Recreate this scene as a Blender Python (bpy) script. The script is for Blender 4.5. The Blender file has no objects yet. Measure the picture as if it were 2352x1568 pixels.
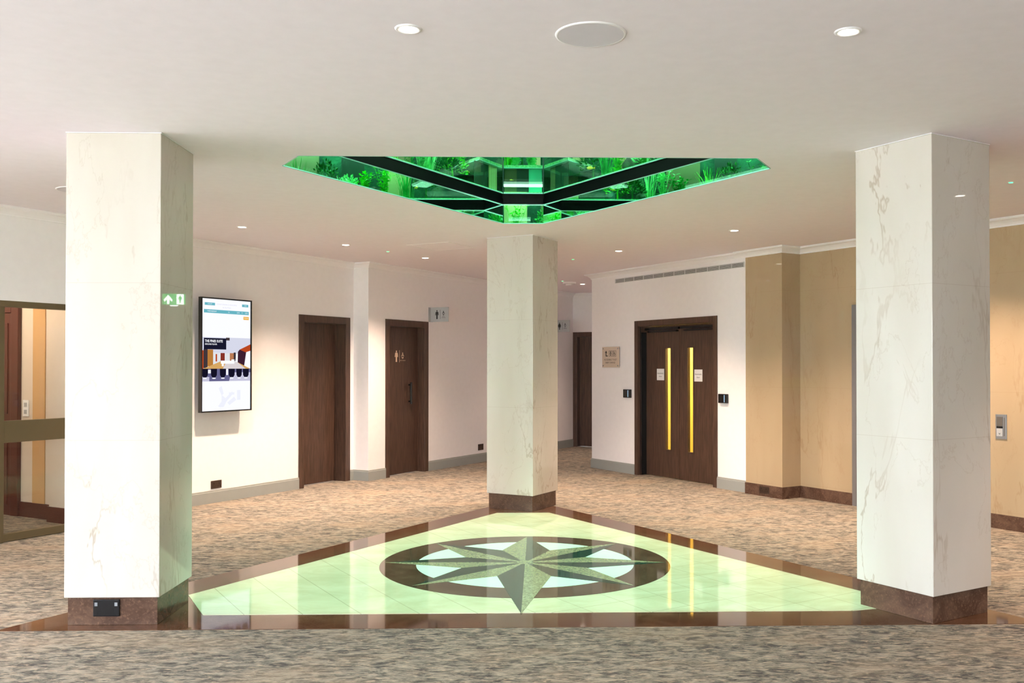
import bpy, bmesh, math, random
from mathutils import Vector, Matrix
from mathutils.geometry import tessellate_polygon
random.seed(7)
SC = bpy.context.scene
COL = SC.collection
PI = math.pi
H = 2.804                      # ceiling height
S3 = 3 ** .5 / 2
U = Vector((.5, S3)); NL = Vector((S3, -.5))       # left walls: run direction, normal into the room
V = Vector((.5, -S3)); NR = Vector((-S3, -.5))     # right walls

# ------------------------------------------------------------------ materials
MATS = {}
def s2l(c):
    return tuple((x / 12.92 if x <= .04045 else ((x + .055) / 1.055) ** 2.4) for x in c)
def rgb(r, g, b):
    return s2l((r / 255, g / 255, b / 255)) + (1,)
class NT:
    def __init__(s, name):
        s.m = bpy.data.materials.new(name); s.m.use_nodes = True
        s.t = s.m.node_tree; s.t.nodes.clear(); s.out = s.n('ShaderNodeOutputMaterial')
    def n(s, kind, **kw):
        x = s.t.nodes.new(kind)
        for k, v in kw.items():
            if k in x.inputs: x.inputs[k].default_value = v
            else: setattr(x, k, v)
        return x
    def l(s, a, b): s.t.links.new(a, b)
    def math(s, op, a, b=None, c=None):
        x = s.n('ShaderNodeMath', operation=op)
        for i, v in enumerate((a, b, c)):
            if v is None: continue
            if isinstance(v, (int, float)): x.inputs[i].default_value = v
            else: s.l(v, x.inputs[i])
        return x.outputs[0]
    def mix(s, f, a, b, mode='MIX'):
        x = s.n('ShaderNodeMix', data_type='RGBA', blend_type=mode)
        for i, v in ((0, f), (6, a), (7, b)):
            if isinstance(v, (int, float)): x.inputs[i].default_value = v
            elif isinstance(v, tuple): x.inputs[i].default_value = v
            else: s.l(v, x.inputs[i])
        return x.outputs[2]
    def pos(s, scale=(1, 1, 1), rot=0):
        g = s.n('ShaderNodeNewGeometry')
        m = s.n('ShaderNodeMapping'); m.inputs['Scale'].default_value = scale; m.inputs['Rotation'].default_value = (0, 0, rot)
        s.l(g.outputs['Position'], m.inputs['Vector']); return m.outputs[0]
    def obj(s, scale=(1, 1, 1), rot=(0, 0, 0)):
        g = s.n('ShaderNodeTexCoord')
        m = s.n('ShaderNodeMapping'); m.inputs['Scale'].default_value = scale; m.inputs['Rotation'].default_value = rot
        s.l(g.outputs['Object'], m.inputs['Vector']); return m.outputs[0]
    def noise(s, vec, scale, detail=4, rough=.55, dist=0):
        x = s.n('ShaderNodeTexNoise'); x.inputs['Scale'].default_value = scale; x.inputs['Detail'].default_value = detail
        x.inputs['Roughness'].default_value = rough; x.inputs['Distortion'].default_value = dist
        s.l(vec, x.inputs['Vector']); return x.outputs[0]
    def ramp(s, f, a, b):
        x = s.n('ShaderNodeMapRange', interpolation_type='SMOOTHSTEP'); x.inputs[1].default_value = a; x.inputs[2].default_value = b
        s.l(f, x.inputs[0]); return x.outputs[0]
    def bsdf(s, color, rough=.5, spec=.5, metal=0, emit=None, es=0, bump=None, bs=.2, bd=.01, coat=0):
        p = s.n('ShaderNodeBsdfPrincipled')
        if isinstance(color, tuple): p.inputs['Base Color'].default_value = color
        else: s.l(color, p.inputs['Base Color'])
        if isinstance(rough, (int, float)): p.inputs['Roughness'].default_value = rough
        else: s.l(rough, p.inputs['Roughness'])
        p.inputs['Specular IOR Level'].default_value = spec; p.inputs['Metallic'].default_value = metal
        if coat: p.inputs['Coat Weight'].default_value = coat; p.inputs['Coat Roughness'].default_value = .03
        if emit: p.inputs['Emission Color'].default_value = emit; p.inputs['Emission Strength'].default_value = es
        if bump is not None:
            b = s.n('ShaderNodeBump'); b.inputs['Strength'].default_value = bs; b.inputs['Distance'].default_value = bd
            s.l(bump, b.inputs['Height']); s.l(b.outputs[0], p.inputs['Normal'])
        s.l(p.outputs[0], s.out.inputs[0]); return p
def plain(name, color, rough=.5, spec=.5, metal=0, emit=None, es=0):
    if name in MATS: return MATS[name]
    t = NT(name); v = t.noise(t.obj(), 14, 3)
    c2 = tuple(x * .93 for x in color[:3]) + (1,)
    t.bsdf(t.mix(v, color, c2), rough, spec, metal, emit, es); MATS[name] = t.m; return t.m
def glow(name, color, strength):
    if name in MATS: return MATS[name]
    t = NT(name); e = t.n('ShaderNodeEmission'); e.inputs[0].default_value = color; e.inputs[1].default_value = strength
    t.l(e.outputs[0], t.out.inputs[0]); MATS[name] = t.m; return t.m
def marble(name, base, patch, vein, jz, vscale=1.0, rough=.07, veinamt=.55):
    t = NT(name)
    P = t.pos((1, 1, .3)); P2 = t.pos((1, 1, .5))
    n1 = t.noise(P, 1.5 * vscale, 6, .62, .35)
    n2 = t.noise(P2, 2.6 * vscale, 6, .6, .4)
    big = t.noise(P, .8 * vscale, 4, .6, .3)
    v1 = t.math('SUBTRACT', 1, t.ramp(t.math('ABSOLUTE', t.math('SUBTRACT', n1, .5)), 0, .012))
    v2 = t.math('SUBTRACT', 1, t.ramp(t.math('ABSOLUTE', t.math('SUBTRACT', n2, .47)), 0, .009))
    gate = t.ramp(t.noise(P2, 1.3, 3), .42, .66)
    c = t.mix(t.ramp(big, .35, .75), base, patch)
    c = t.mix(t.math('MULTIPLY', t.math('MULTIPLY', v1, veinamt), gate), c, vein)
    c = t.mix(t.math('MULTIPLY', v2, veinamt * .3), c, vein)
    fine = t.noise(t.pos(), 60, 3)
    c = t.mix(t.math('MULTIPLY', fine, .14), c, patch)
    if jz:
        g = t.n('ShaderNodeNewGeometry'); sx = t.n('ShaderNodeSeparateXYZ'); t.l(g.outputs['Position'], sx.inputs[0])
        z = t.math('PINGPONG', t.math('SUBTRACT', sx.outputs[2], .155), jz / 2)
        zz = t.math('MULTIPLY', t.math('LESS_THAN', z, .0016), .22)
        c = t.mix(zz, c, vein)
    t.bsdf(c, rough, .26); MATS[name] = t.m; return t.m
def brownstone(name, a, b, rough=.05, spec=.5):
    t = NT(name); P = t.pos()
    n = t.noise(P, 5, 6, .7, 1.0); f = t.noise(P, 70, 3, .6)
    c = t.mix(t.ramp(n, .35, .7), a, b)
    c = t.mix(t.math('MULTIPLY', t.ramp(f, .5, .75), .45), c, tuple(x * 1.9 for x in b[:3]) + (1,))
    t.bsdf(c, rough, spec); MATS[name] = t.m; return t.m
def line_mask(t, ang, spacing, off, w=.0028, box=None):
    g = t.n('ShaderNodeNewGeometry'); s = t.n('ShaderNodeSeparateXYZ'); t.l(g.outputs['Position'], s.inputs[0])
    d = t.math('ADD', t.math('MULTIPLY', s.outputs[0], -math.sin(ang)), t.math('MULTIPLY', s.outputs[1], math.cos(ang)))
    k = t.math('PINGPONG', t.math('SUBTRACT', d, off), spacing / 2)
    return t.math('LESS_THAN', k, w)

WHITE = plain('white_paint', rgb(244, 240, 243), .6, .3)
CEIL = plain('ceiling_paint', rgb(247, 240, 247), .85, .1)
CORN = plain('cornice_paint', rgb(246, 243, 246), .5, .3)
MCOL = marble('cream_marble', rgb(203, 197, 191), rgb(187, 178, 167), rgb(138, 110, 82), .895, 1.0, .012, .5)
MWARM = marble('warm_lit_marble', rgb(176, 156, 128), rgb(160, 138, 111), rgb(140, 106, 74), 1.08, .8, .03, .4)  # cream marble; the downlights' warm tan is put into its colour
BROWN = brownstone('brown_marble', rgb(72, 51, 42), rgb(98, 75, 62), .22, .25)
RINGM = brownstone('ring_marble', rgb(66, 48, 38), rgb(92, 70, 56))
BORDER = brownstone('border_marble', rgb(78, 51, 37), rgb(104, 74, 55))
GREYB = plain('grey_skirting_paint', rgb(150, 153, 150), .45, .4)
BLACK = plain('black_plastic', rgb(14, 14, 15), .25, .5)
BLACKM = plain('black_tank_frame', rgb(5, 3, 5), .35, .04)
STEEL = plain('brushed_steel', rgb(150, 152, 158), .35, .5, .8)
BRONZE = plain('bronze_aluminium', rgb(96, 82, 58), .4, .5, .2)
DARKRED = plain('dark_red_timber', rgb(74, 28, 22), .35, .5)
TANSTRIP = plain('tan_tone', rgb(196, 156, 108), .5)
SIGNGREY = plain('sign_grey', rgb(172, 174, 178), .3, .5)
SIGNBEIGE = plain('sign_acrylic', rgb(206, 188, 172), .2, .5)
INK = plain('black_ink', rgb(20, 18, 20), .5)
PALEINK = plain('pale_symbol', rgb(224, 196, 172), .5)
SOCK = plain('dark_socket', rgb(52, 36, 28), .3)
PAPER = plain('paper', rgb(240, 240, 242), .6)
SPKGREY = plain('speaker_grille', rgb(216, 211, 219), .7)
def mk_wood():
    t = NT('dark_wood'); P = t.obj((26, 26, 1.6))
    n = t.noise(P, 2.4, 5, .6, .4); f = t.noise(t.obj((90, 90, 3)), 3, 3)
    c = t.mix(t.ramp(n, .3, .7), rgb(62, 45, 37), rgb(92, 69, 57)); c = t.mix(t.math('MULTIPLY', f, .4), c, rgb(48, 30, 22))
    t.bsdf(c, .38, .4, bump=f, bs=.05, bd=.002); MATS['dark_wood'] = t.m; return t.m
WOOD = mk_wood()
def mk_carpet():
    t = NT('woven_carpet')
    a = t.noise(t.pos((4.4, 9.5, 1), .3), 2.0, 6, .72, .8)
    b = t.noise(t.pos((9, 26, 1), -.5), 1.8, 4, .7, .6)
    d = t.noise(t.pos((1, 1.6, 1)), 1.4, 4, .55)
    f = t.noise(t.pos(), 300, 2, .6)
    c = t.mix(t.ramp(a, .36, .62), rgb(74, 75, 74), rgb(156, 150, 138))
    c = t.mix(t.math('MULTIPLY', t.ramp(b, .50, .66), .6), c, rgb(206, 184, 160))
    c = t.mix(t.math('MULTIPLY', t.ramp(b, .48, .34), .6), c, rgb(50, 50, 51))
    c = t.mix(t.math('MULTIPLY', t.ramp(d, .45, .7), .35), c, rgb(182, 160, 136))
    c = t.mix(t.math('MULTIPLY', f, .3), c, rgb(112, 102, 96))
    h = t.math('ADD', t.math('MULTIPLY', b, .5), f)
    t.bsdf(c, .95, .1, bump=h, bs=.5, bd=.006); MATS['woven_carpet'] = t.m; return t.m
CARPET = mk_carpet()
def mk_tile():
    t = NT('cream_floor_tile')
    n = t.noise(t.pos((1, 1.6, 1)), 2.2, 6, .65, .6); f = t.noise(t.pos(), 45, 3)
    c = t.mix(t.ramp(n, .3, .75), rgb(206, 198, 172), rgb(186, 178, 148))
    c = t.mix(t.math('MULTIPLY', f, .15), c, rgb(186, 178, 140))
    m1 = line_mask(t, math.radians(-60), .298, 1.399)
    m2 = line_mask(t, math.radians(30), .30, 4.42)
    g = t.n('ShaderNodeNewGeometry'); sx = t.n('ShaderNodeSeparateXYZ'); t.l(g.outputs['Position'], sx.inputs[0])
    right = t.math('GREATER_THAN', sx.outputs[0], .05)
    m = t.math('MAXIMUM', m1, t.math('MULTIPLY', m2, right))
    c = t.mix(t.math('MULTIPLY', m, .45), c, rgb(120, 112, 84))
    t.bsdf(c, .05, .5); MATS['cream_floor_tile'] = t.m; return t.m
TILE = mk_tile()
def speck(name, a, b, sc=55, rough=.05):
    t = NT(name); n = t.noise(t.pos(), sc, 4, .65); m = t.noise(t.pos(), 9, 4)
    c = t.mix(t.ramp(n, .4, .62), a, b); c = t.mix(t.math('MULTIPLY', m, .3), c, a)
    t.bsdf(c, rough, .5); MATS[name] = t.m; return t.m
GREENM = speck('dark_green_marble', rgb(30, 50, 44), rgb(54, 78, 68))
BEIGEM = speck('mottled_beige_marble', rgb(116, 114, 90), rgb(160, 156, 124), 70)
WHITEM = plain('white_floor_marble', rgb(210, 228, 212), .05, .5)
def mk_glass(name, tint, refl=.0, ior=1.5):
    t = NT(name); f = t.n('ShaderNodeFresnel'); f.inputs[0].default_value = ior
    tr = t.n('ShaderNodeBsdfTransparent'); tr.inputs[0].default_value = tint
    gl = t.n('ShaderNodeBsdfGlossy'); gl.inputs['Roughness'].default_value = .01; gl.inputs[0].default_value = (1, 1, 1, 1)
    mx = t.n('ShaderNodeMixShader'); g = t.n('ShaderNodeNewGeometry'); t.l(t.math('MULTIPLY', t.math('ADD', f.outputs[0], refl), t.math('SUBTRACT', 1, g.outputs['Backfacing'])), mx.inputs[0]); t.l(tr.outputs[0], mx.inputs[1]); t.l(gl.outputs[0], mx.inputs[2])
    t.l(mx.outputs[0], t.out.inputs[0]); MATS[name] = t.m; return t.m
GLASS = mk_glass('clear_glass', (.93, .95, .93, 1))
TANKGLASS = mk_glass('tank_glass', (.80, .98, .88, 1), .03)
def mk_mirror():
    t = NT('green_mirror'); n = t.noise(t.obj(), 9, 4)
    g = t.n('ShaderNodeBsdfGlossy'); g.inputs['Roughness'].default_value = .015
    t.l(t.mix(n, (.52, .86, .70, 1), (.62, .92, .76, 1)), g.inputs[0]); t.l(g.outputs[0], t.out.inputs[0]); return t.m
MIRROR = mk_mirror()
EDGE = plain('polished_glass_edge', rgb(146, 206, 194), .15, .5)
OLIVE = plain('olive_reflection', rgb(92, 94, 62), .6)
DKGREEN = plain('dark_teal_patch', rgb(8, 44, 34), .5)
CYANB = plain('cyan_glimpse', rgb(90, 220, 190), .4)
def mk_moss(name, a, b, sc):
    t = NT(name); n = t.noise(t.obj(), sc, 6, .7, .6); f = t.noise(t.obj(), sc * 6, 3)
    t.bsdf(t.mix(t.ramp(n, .3, .7), a, b), .8, .2, bump=f, bs=.6, bd=.01); MATS[name] = t.m; return t.m
MOSS = mk_moss('moss_wall', rgb(6, 46, 36), rgb(26, 88, 62), 6)
GRAVEL = mk_moss('green_gravel', rgb(60, 150, 100), rgb(170, 226, 170), 60)
PLANTM = [mk_moss('plant_bright', rgb(40, 190, 40), rgb(110, 235, 70), 12), mk_moss('plant_mid', rgb(20, 140, 60), rgb(60, 190, 90), 12),
          mk_moss('plant_dark', rgb(6, 80, 30), rgb(24, 120, 50), 12), mk_moss('plant_pale', rgb(90, 210, 130), rgb(170, 245, 180), 14)]
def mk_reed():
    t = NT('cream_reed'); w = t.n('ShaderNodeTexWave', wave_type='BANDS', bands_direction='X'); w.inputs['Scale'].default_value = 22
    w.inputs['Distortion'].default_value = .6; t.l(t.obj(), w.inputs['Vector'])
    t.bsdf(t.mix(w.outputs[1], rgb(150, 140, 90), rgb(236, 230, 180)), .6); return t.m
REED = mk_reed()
SHAFT = plain('shaft_wall_paint', rgb(16, 30, 24), .8, .1)
ROCKM = mk_moss('grey_rock', rgb(46, 56, 48), rgb(96, 110, 92), 9)
FISHM = plain('gold_fish', rgb(240, 190, 60), .4, .5)
YELLOW = plain('yellow_wall_paint', rgb(248, 222, 112), .7)
GRILLE = plain('grille_white', rgb(214, 212, 214), .5, .4)

# ------------------------------------------------------------------ mesh helpers
class MB:
    def __init__(s): s.v = []; s.f = []; s.mi = []
    def add(s, vs, fs, mi=0):
        o = len(s.v); s.v += [tuple(v) for v in vs]; s.f += [tuple(i + o for i in f) for f in fs]; s.mi += [mi] * len(fs); return s
    def box(s, x0, x1, y0, y1, z0, z1, mi=0):
        return s.add([(x0, y0, z0), (x1, y0, z0), (x1, y1, z0), (x0, y1, z0), (x0, y0, z1), (x1, y0, z1), (x1, y1, z1), (x0, y1, z1)],
                     [(3, 2, 1, 0), (4, 5, 6, 7), (0, 1, 5, 4), (1, 2, 6, 5), (2, 3, 7, 6), (3, 0, 4, 7)], mi)
    def prism(s, pts, z0, z1, mi=0):             # polygon in xy, counter-clockwise
        n = len(pts)
        return s.add([(p[0], p[1], z0) for p in pts] + [(p[0], p[1], z1) for p in pts],
                     [tuple(range(n - 1, -1, -1)), tuple(range(n, 2 * n))] + [(i, (i + 1) % n, (i + 1) % n + n, i + n) for i in range(n)], mi)
    def plate(s, pts, yf, yb, mi=0):             # polygon in xz (ccw seen from the front, -y), front at yf, back at yb
        n = len(pts)
        return s.add([(p[0], yf, p[1]) for p in pts] + [(p[0], yb, p[1]) for p in pts],
                     [tuple(range(n)), tuple(range(2 * n - 1, n - 1, -1))] + [((i + 1) % n, i, i + n, (i + 1) % n + n) for i in range(n)], mi)
    def disc(s, cx, cz, r, yf, yb, mi=0, n=20):
        return s.plate([(cx + r * math.cos(2 * PI * i / n), cz + r * math.sin(2 * PI * i / n)) for i in range(n)], yf, yb, mi)
    def cyl(s, x, y, z0, z1, r0, r1=None, n=24, mi=0):
        r1 = r0 if r1 is None else r1
        a = [(x + r0 * math.cos(2 * PI * i / n), y + r0 * math.sin(2 * PI * i / n), z0) for i in range(n)]
        b = [(x + r1 * math.cos(2 * PI * i / n), y + r1 * math.sin(2 * PI * i / n), z1) for i in range(n)]
        return s.add(a + b, [tuple(range(n - 1, -1, -1)), tuple(range(n, 2 * n))] + [(i, (i + 1) % n, (i + 1) % n + n, i + n) for i in range(n)], mi)
    def lathe(s, prof, x=0, y=0, n=28, mi=0):    # open (r, z) profile revolved
        k = len(prof); vs = [(x + r * math.cos(2 * PI * i / n), y + r * math.sin(2 * PI * i / n), z) for i in range(n) for r, z in prof]
        return s.add(vs, [(i * k + j, ((i + 1) % n) * k + j, ((i + 1) % n) * k + j + 1, i * k + j + 1) for i in range(n) for j in range(k - 1)], mi)
    def build(s, name, mats, parent=None, loc=(0, 0, 0), rz=0, bevel=0, smooth=False):
        me = bpy.data.meshes.new(name); me.from_pydata(s.v, [], s.f)
        for m in (mats if isinstance(mats, (list, tuple)) else [mats]): me.materials.append(m)
        me.polygons.foreach_set('material_index', s.mi); me.update()
        if smooth: me.polygons.foreach_set('use_smooth', [True] * len(me.polygons))
        o = bpy.data.objects.new(name, me); COL.objects.link(o)
        if parent: o.parent = parent
        o.location = loc; o.rotation_euler = (0, 0, rz)
        if bevel:
            b = o.modifiers.new('bevel', 'BEVEL'); b.width = bevel; b.segments = 2; b.limit_method = 'ANGLE'
        return o
def tag(o, label=None, cat=None, group=None, kind=None):
    for k, v in (('label', label), ('category', cat), ('group', group), ('kind', kind)):
        if v: o[k] = v
    return o
def thing(name, loc=(0, 0, 0), rz=0, label=None, cat=None, group=None, kind=None):
    o = bpy.data.objects.new(name, None); COL.objects.link(o); o.empty_display_size = .1
    o.location = loc; o.rotation_euler = (0, 0, rz); return tag(o, label, cat, group, kind)
def struct(o, label=None, cat=None): return tag(o, label, cat, None, 'structure')
def text_into(mb, txt, x, z, size, y, mi=0, align='CENTER', th=.0015, sx=1, bold=0):
    cu = bpy.data.curves.new('t', 'FONT'); cu.body = txt; cu.size = size; cu.align_x = align; cu.align_y = 'CENTER'; cu.resolution_u = 2; cu.offset = bold
    ob = bpy.data.objects.new('t', cu); COL.objects.link(ob)
    dg = bpy.context.evaluated_depsgraph_get(); me = bpy.data.meshes.new_from_object(ob.evaluated_get(dg))
    mb.add([(x + v.co.x * sx, y, z + v.co.y) for v in me.vertices], [tuple(p.vertices) for p in me.polygons], mi)
    bpy.data.objects.remove(ob); bpy.data.curves.remove(cu); bpy.data.meshes.remove(me)
def wall_at(side, off, s, z=0, d=0):            # a point on a wall: s along it, d out into the room
    n, r = (NL, U) if side == 'L' else (NR, V)
    p = n * (off + d) + r * s; return (p.x, p.y, z)
ROT = {'L': math.radians(60), 'R': math.radians(-60)}
OFF = {'L0': -7.646, 'L1': -7.9026, 'L2': -7.66, 'R1': -7.746, 'M1': -7.70, 'M2': -7.985}
def W(w, s, z=0, d=0): return wall_at('R' if w[0] in 'RM' else 'L', OFF[w], s, z, d)
def WR(w): return ROT['R' if w[0] in 'RM' else 'L']
def wall_mb(s0, s1, ops, th=.3, z1=H):           # wall in local coords, face at y = 0, body behind it
    m = MB(); cur = s0
    for a, b, zb, zt in sorted(ops):
        if a > cur: m.box(cur, a, 0, th, 0, z1)
        if zb > 0: m.box(a, b, 0, th, 0, zb)
        m.box(a, b, 0, th, zt, z1); cur = b
    if cur < s1: m.box(cur, s1, 0, th, 0, z1)
    return m
def wallobj(name, w, s0, s1, ops, mat, label, th=.3):
    return struct(wall_mb(s0, s1, ops, th).build(name, mat, None, W(w, 0), WR(w)), label, 'wall')

# ------------------------------------------------------------------ room shell
LWIN_ADDED = [(-7.4, -4.6), (-4.3, -1.5), (-1.2, 1.6)]  # windows added out of view so daylight comes in broader and softer
wallobj('wall_left_front', 'L0', -8.2, 6.2, [(a, b, .12, 2.7) for a, b in LWIN_ADDED] + [(3.2, 5.6, 0, 2.02)], WHITE, 'white wall holding the bronze framed glass screen', .25)
D1 = (8.475, 9.41); D2 = (9.835, 10.80)
wallobj('wall_left', 'L1', 6.2, 9.5, [(D1[0], D1[1], 0, 2.095)], WHITE, 'white wall carrying the lit display', .35)
wallobj('wall_left_rear', 'L2', 9.487, 15.373, [(D2[0], D2[1], 0, 2.095)], WHITE, 'white wall with the toilet door, running into the corridor')
p = Vector(W('L2', 15.373)[:2]); ENDROT = math.radians(-30)
struct(wall_mb(0, 2.2, [(.005, .95, 0, 2.095)], .3).build('wall_end', WHITE, None, (p.x, p.y, 0), ENDROT), 'white end wall of the corridor', 'wall')
RC = Vector((1.111, 13.588))                      # corner where the corridor meets the double door wall
m = MB(); m.box(-3.9, 0, .0, .2, 0, H)            # corridor right side, runs along -U
struct(m.build('wall_corridor', WHITE, None, (RC.x, RC.y, 0), math.radians(240)), 'white side wall of the corridor', 'wall')
RD = (-10.168, -8.525)
wallobj('wall_right_rear', 'R1', -11.193, -8.0, [(RD[0], RD[1], 0, 2.085)], WHITE, 'white wall holding the double doors', .3)
wallobj('wall_right_pier', 'M1', -7.998, -7.43, [], MWARM, 'warm-lit marble pier beside the white double door wall', .35)
LIFT = (-6.70, -5.42)
wallobj('wall_right', 'M2', -7.44, 8.6, [(LIFT[0], LIFT[1], 0, 2.12)], MWARM, 'warm-lit marble wall around the lift', .3)
# front wall behind the camera with the big windows
FY = -3.2
WIN = [(-10.4, -7.1), (-4.85, -2.0), (-1.5, .7)]  # third window added to brighten the rear walls; gap keeps reflections off a column
m = MB(); cur = -11.2
for a, b in WIN:
    m.box(cur, a, FY - .25, FY, 0, H); m.box(a, b, FY - .25, FY, 0, .12); m.box(a, b, FY - .25, FY, 2.7, H); cur = b
m.box(cur, 11.5, FY - .25, FY, 0, H)
struct(m.build('wall_front', WHITE), 'white window wall', 'wall')
def window(k, loc, rz, wd, label):
    w = struct(thing('window_%d' % k, loc, rz), label, 'window'); hw = wd / 2; f = MB(); zt = 2.58
    for x0, x1, z0, z1 in ((-hw, -hw + .06, 0, zt), (hw - .06, hw, 0, zt), (-hw + .06, hw - .06, 0, .06), (-hw + .06, hw - .06, zt - .06, zt), (-.03, .03, .06, zt - .06)):
        f.box(x0, x1, -.03, .03, z0, z1)
    f.build('frame', BRONZE, w)
    for x0, x1 in ((-hw + .06, -.03), (.03, hw - .06)): MB().box(x0, x1, -.004, .004, .06, zt - .06).build('pane', GLASS, w)
    l = bpy.data.lights.new('window_portal', 'AREA'); l.shape = 'RECTANGLE'; l.size = wd; l.size_y = zt; l.cycles.is_portal = True
    o = bpy.data.objects.new('window_portal', l); COL.objects.link(o); o.parent = w; o.location = (0, -.1, zt / 2)
    o.rotation_euler = (math.radians(90), 0, 0) if rz == 0 else (math.radians(90), 0, PI)
    if rz: o.location.y = .1
for i, (a, b) in enumerate(WIN): window(i + 1, ((a + b) / 2, FY - .12, .12), 0, b - a, 'tall unseen window in the front wall')
for i, (a, b) in enumerate(LWIN_ADDED): window(i + 4, W('L0', (a + b) / 2, .12, -.12), WR('L0'), b - a, 'added unseen window in the wall beyond the glass screen')
# hexagonal ceiling opening
HEX = [Vector(v) for v in ((-1.375, 5.95), (1.548, 5.945), (1.716, 6.251), (.259, 8.725), (-.118, 8.725), (-1.549, 6.244))]
outer = [Vector(v) for v in ((13, -3.46), (13, 20.5), (-13, 20.5), W('L0', 2.6, 0, -2.4)[:2], W('L0', 2.6, 0, -.26)[:2], W('L0', -8.4, 0, -.26)[:2])]
def hexoff(d):
    out = []
    for i in range(6):
        a, b, c = HEX[i - 1], HEX[i], HEX[(i + 1) % 6]
        t1 = (b - a).normalized(); t2 = (c - b).normalized(); n1 = Vector((t1.y, -t1.x)); n2 = Vector((t2.y, -t2.x)); mm = (n1 + n2).normalized()
        out.append(b + mm * (d / mm.dot(n1)))
    return out
HOLE = hexoff(.007)
def slab(name, mat, z0, z1):
    pl = [[Vector((q.x, q.y, 0)) for q in outer], [Vector((q.x, q.y, 0)) for q in HOLE]]
    fl = pl[0] + pl[1]; tris = tessellate_polygon(pl); n = len(fl); m = MB()
    vs = [(q.x, q.y, z0) for q in fl] + [(q.x, q.y, z1) for q in fl]; fs = []
    for a, b, c in tris:
        if (fl[b] - fl[a]).cross(fl[c] - fl[a]).z < 0: a, b, c = a, c, b
        fs += [(c, b, a), (a + n, b + n, c + n)]
    k = len(outer); fs += [(i, (i + 1) % k, (i + 1) % k + n, i + n) for i in range(k)]
    fs += [(k + (i + 1) % 6, k + i, k + i + n, k + (i + 1) % 6 + n) for i in range(6)]
    return m.add(vs, fs).build(name, mat)
struct(slab('ceiling', CEIL, H, H + .03), 'white plaster ceiling with a hexagonal opening', 'ceiling')
m = MB(); m.prism(outer, -.12, 0); struct(m.build('floor', CARPET), 'mottled brown and grey woven carpet', 'floor')
# cornice along every wall
def Q(w, s): return Vector(W(w, s)[:2])
e = Vector((S3, -.5))
path = [Q('L0', -8.1), Q('L0', 6.2), Q('L1', 6.2), Q('L1', 9.487), Q('L2', 9.487), Q('L2', 15.373)]
pend = Q('L2', 15.373) + e * 1.83
path += [pend, RC, Q('R1', -8.0), Q('M1', -8.0), Q('M1', -7.43), Q('M2', -7.43), Q('M2', 8.3)]
def right_offset(path, d):
    out = []
    for i, q in enumerate(path):
        ns = []
        for a, b in ((i - 1, i), (i, i + 1)):
            if a >= 0 and b < len(path):
                t = path[b] - path[a]
                if t.length > 1e-6: t.normalize(); ns.append(Vector((t.y, -t.x)))
        if len(ns) == 1: out.append(q + ns[0] * d)
        else:
            mm = (ns[0] + ns[1]).normalized(); out.append(q + mm * (d / max(.35, mm.dot(ns[0]))))
    return out
def sweep(path, prof):
    rows = [right_offset(path, d) for d, z in prof]; k = len(prof); vs = [(rows[j][i].x, rows[j][i].y, prof[j][1]) for i in range(len(path)) for j in range(k)]
    fs = [(i * k + j, i * k + (j + 1) % k, (i + 1) * k + (j + 1) % k, (i + 1) * k + j) for i in range(len(path) - 1) for j in range(k)]
    fs += [tuple(range(k - 1, -1, -1)), tuple(range((len(path) - 1) * k, len(path) * k))]
    return MB().add(vs, fs)
struct(sweep(path, [(-.005, 2.73), (.012, 2.73), (.014, 2.742), (.03, 2.758), (.055, 2.776), (.085, 2.785), (.088, 2.792), (.10, 2.792), (.10, H - .001), (-.005, H - .001)]).build('trim_1', CORN), 'white plaster cornice', 'trim')
bprof = [(-.004, 0), (.016, 0), (.016, .118), (.012, .122), (.012, .134), (.006, .138), (-.004, .138)]
def skirt(name, pts, mat, label, prof=bprof): struct(sweep(pts, prof).build(name, mat), label, 'skirting board')
skirt('baseboard_left_front', [Q('L0', 5.6), Q('L0', 6.2), Q('L1', 6.2), Q('L1', D1[0])], GREYB, 'grey skirting below the lit display')
skirt('baseboard_left', [Q('L1', D1[1]), Q('L1', 9.487), Q('L2', 9.487), Q('L2', D2[0])], GREYB, 'grey skirting between the two dark doors')
skirt('baseboard_left_rear', [Q('L2', D2[1]), Q('L2', 15.373)], GREYB, 'grey skirting running into the corridor')
skirt('baseboard_right_rear', [RC + U * 3.5, RC, Q('R1', RD[0])], GREYB, 'grey skirting at the corridor corner')
skirt('baseboard_right', [Q('R1', RD[1]), Q('R1', -8.0)], GREYB, 'grey skirting between double doors and marble pier')
mp = [(-.004, 0), (.014, 0), (.014, .13), (-.004, .13)]
skirt('baseboard_marble', [Q('M1', -8.0), Q('M1', -7.43), Q('M2', -7.43), Q('M2', LIFT[0])], BROWN, 'dark brown marble skirting', mp)
skirt('baseboard_marble_front', [Q('M2', LIFT[1]), Q('M2', 8.3)], BROWN, 'dark brown marble skirting', mp)

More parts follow.
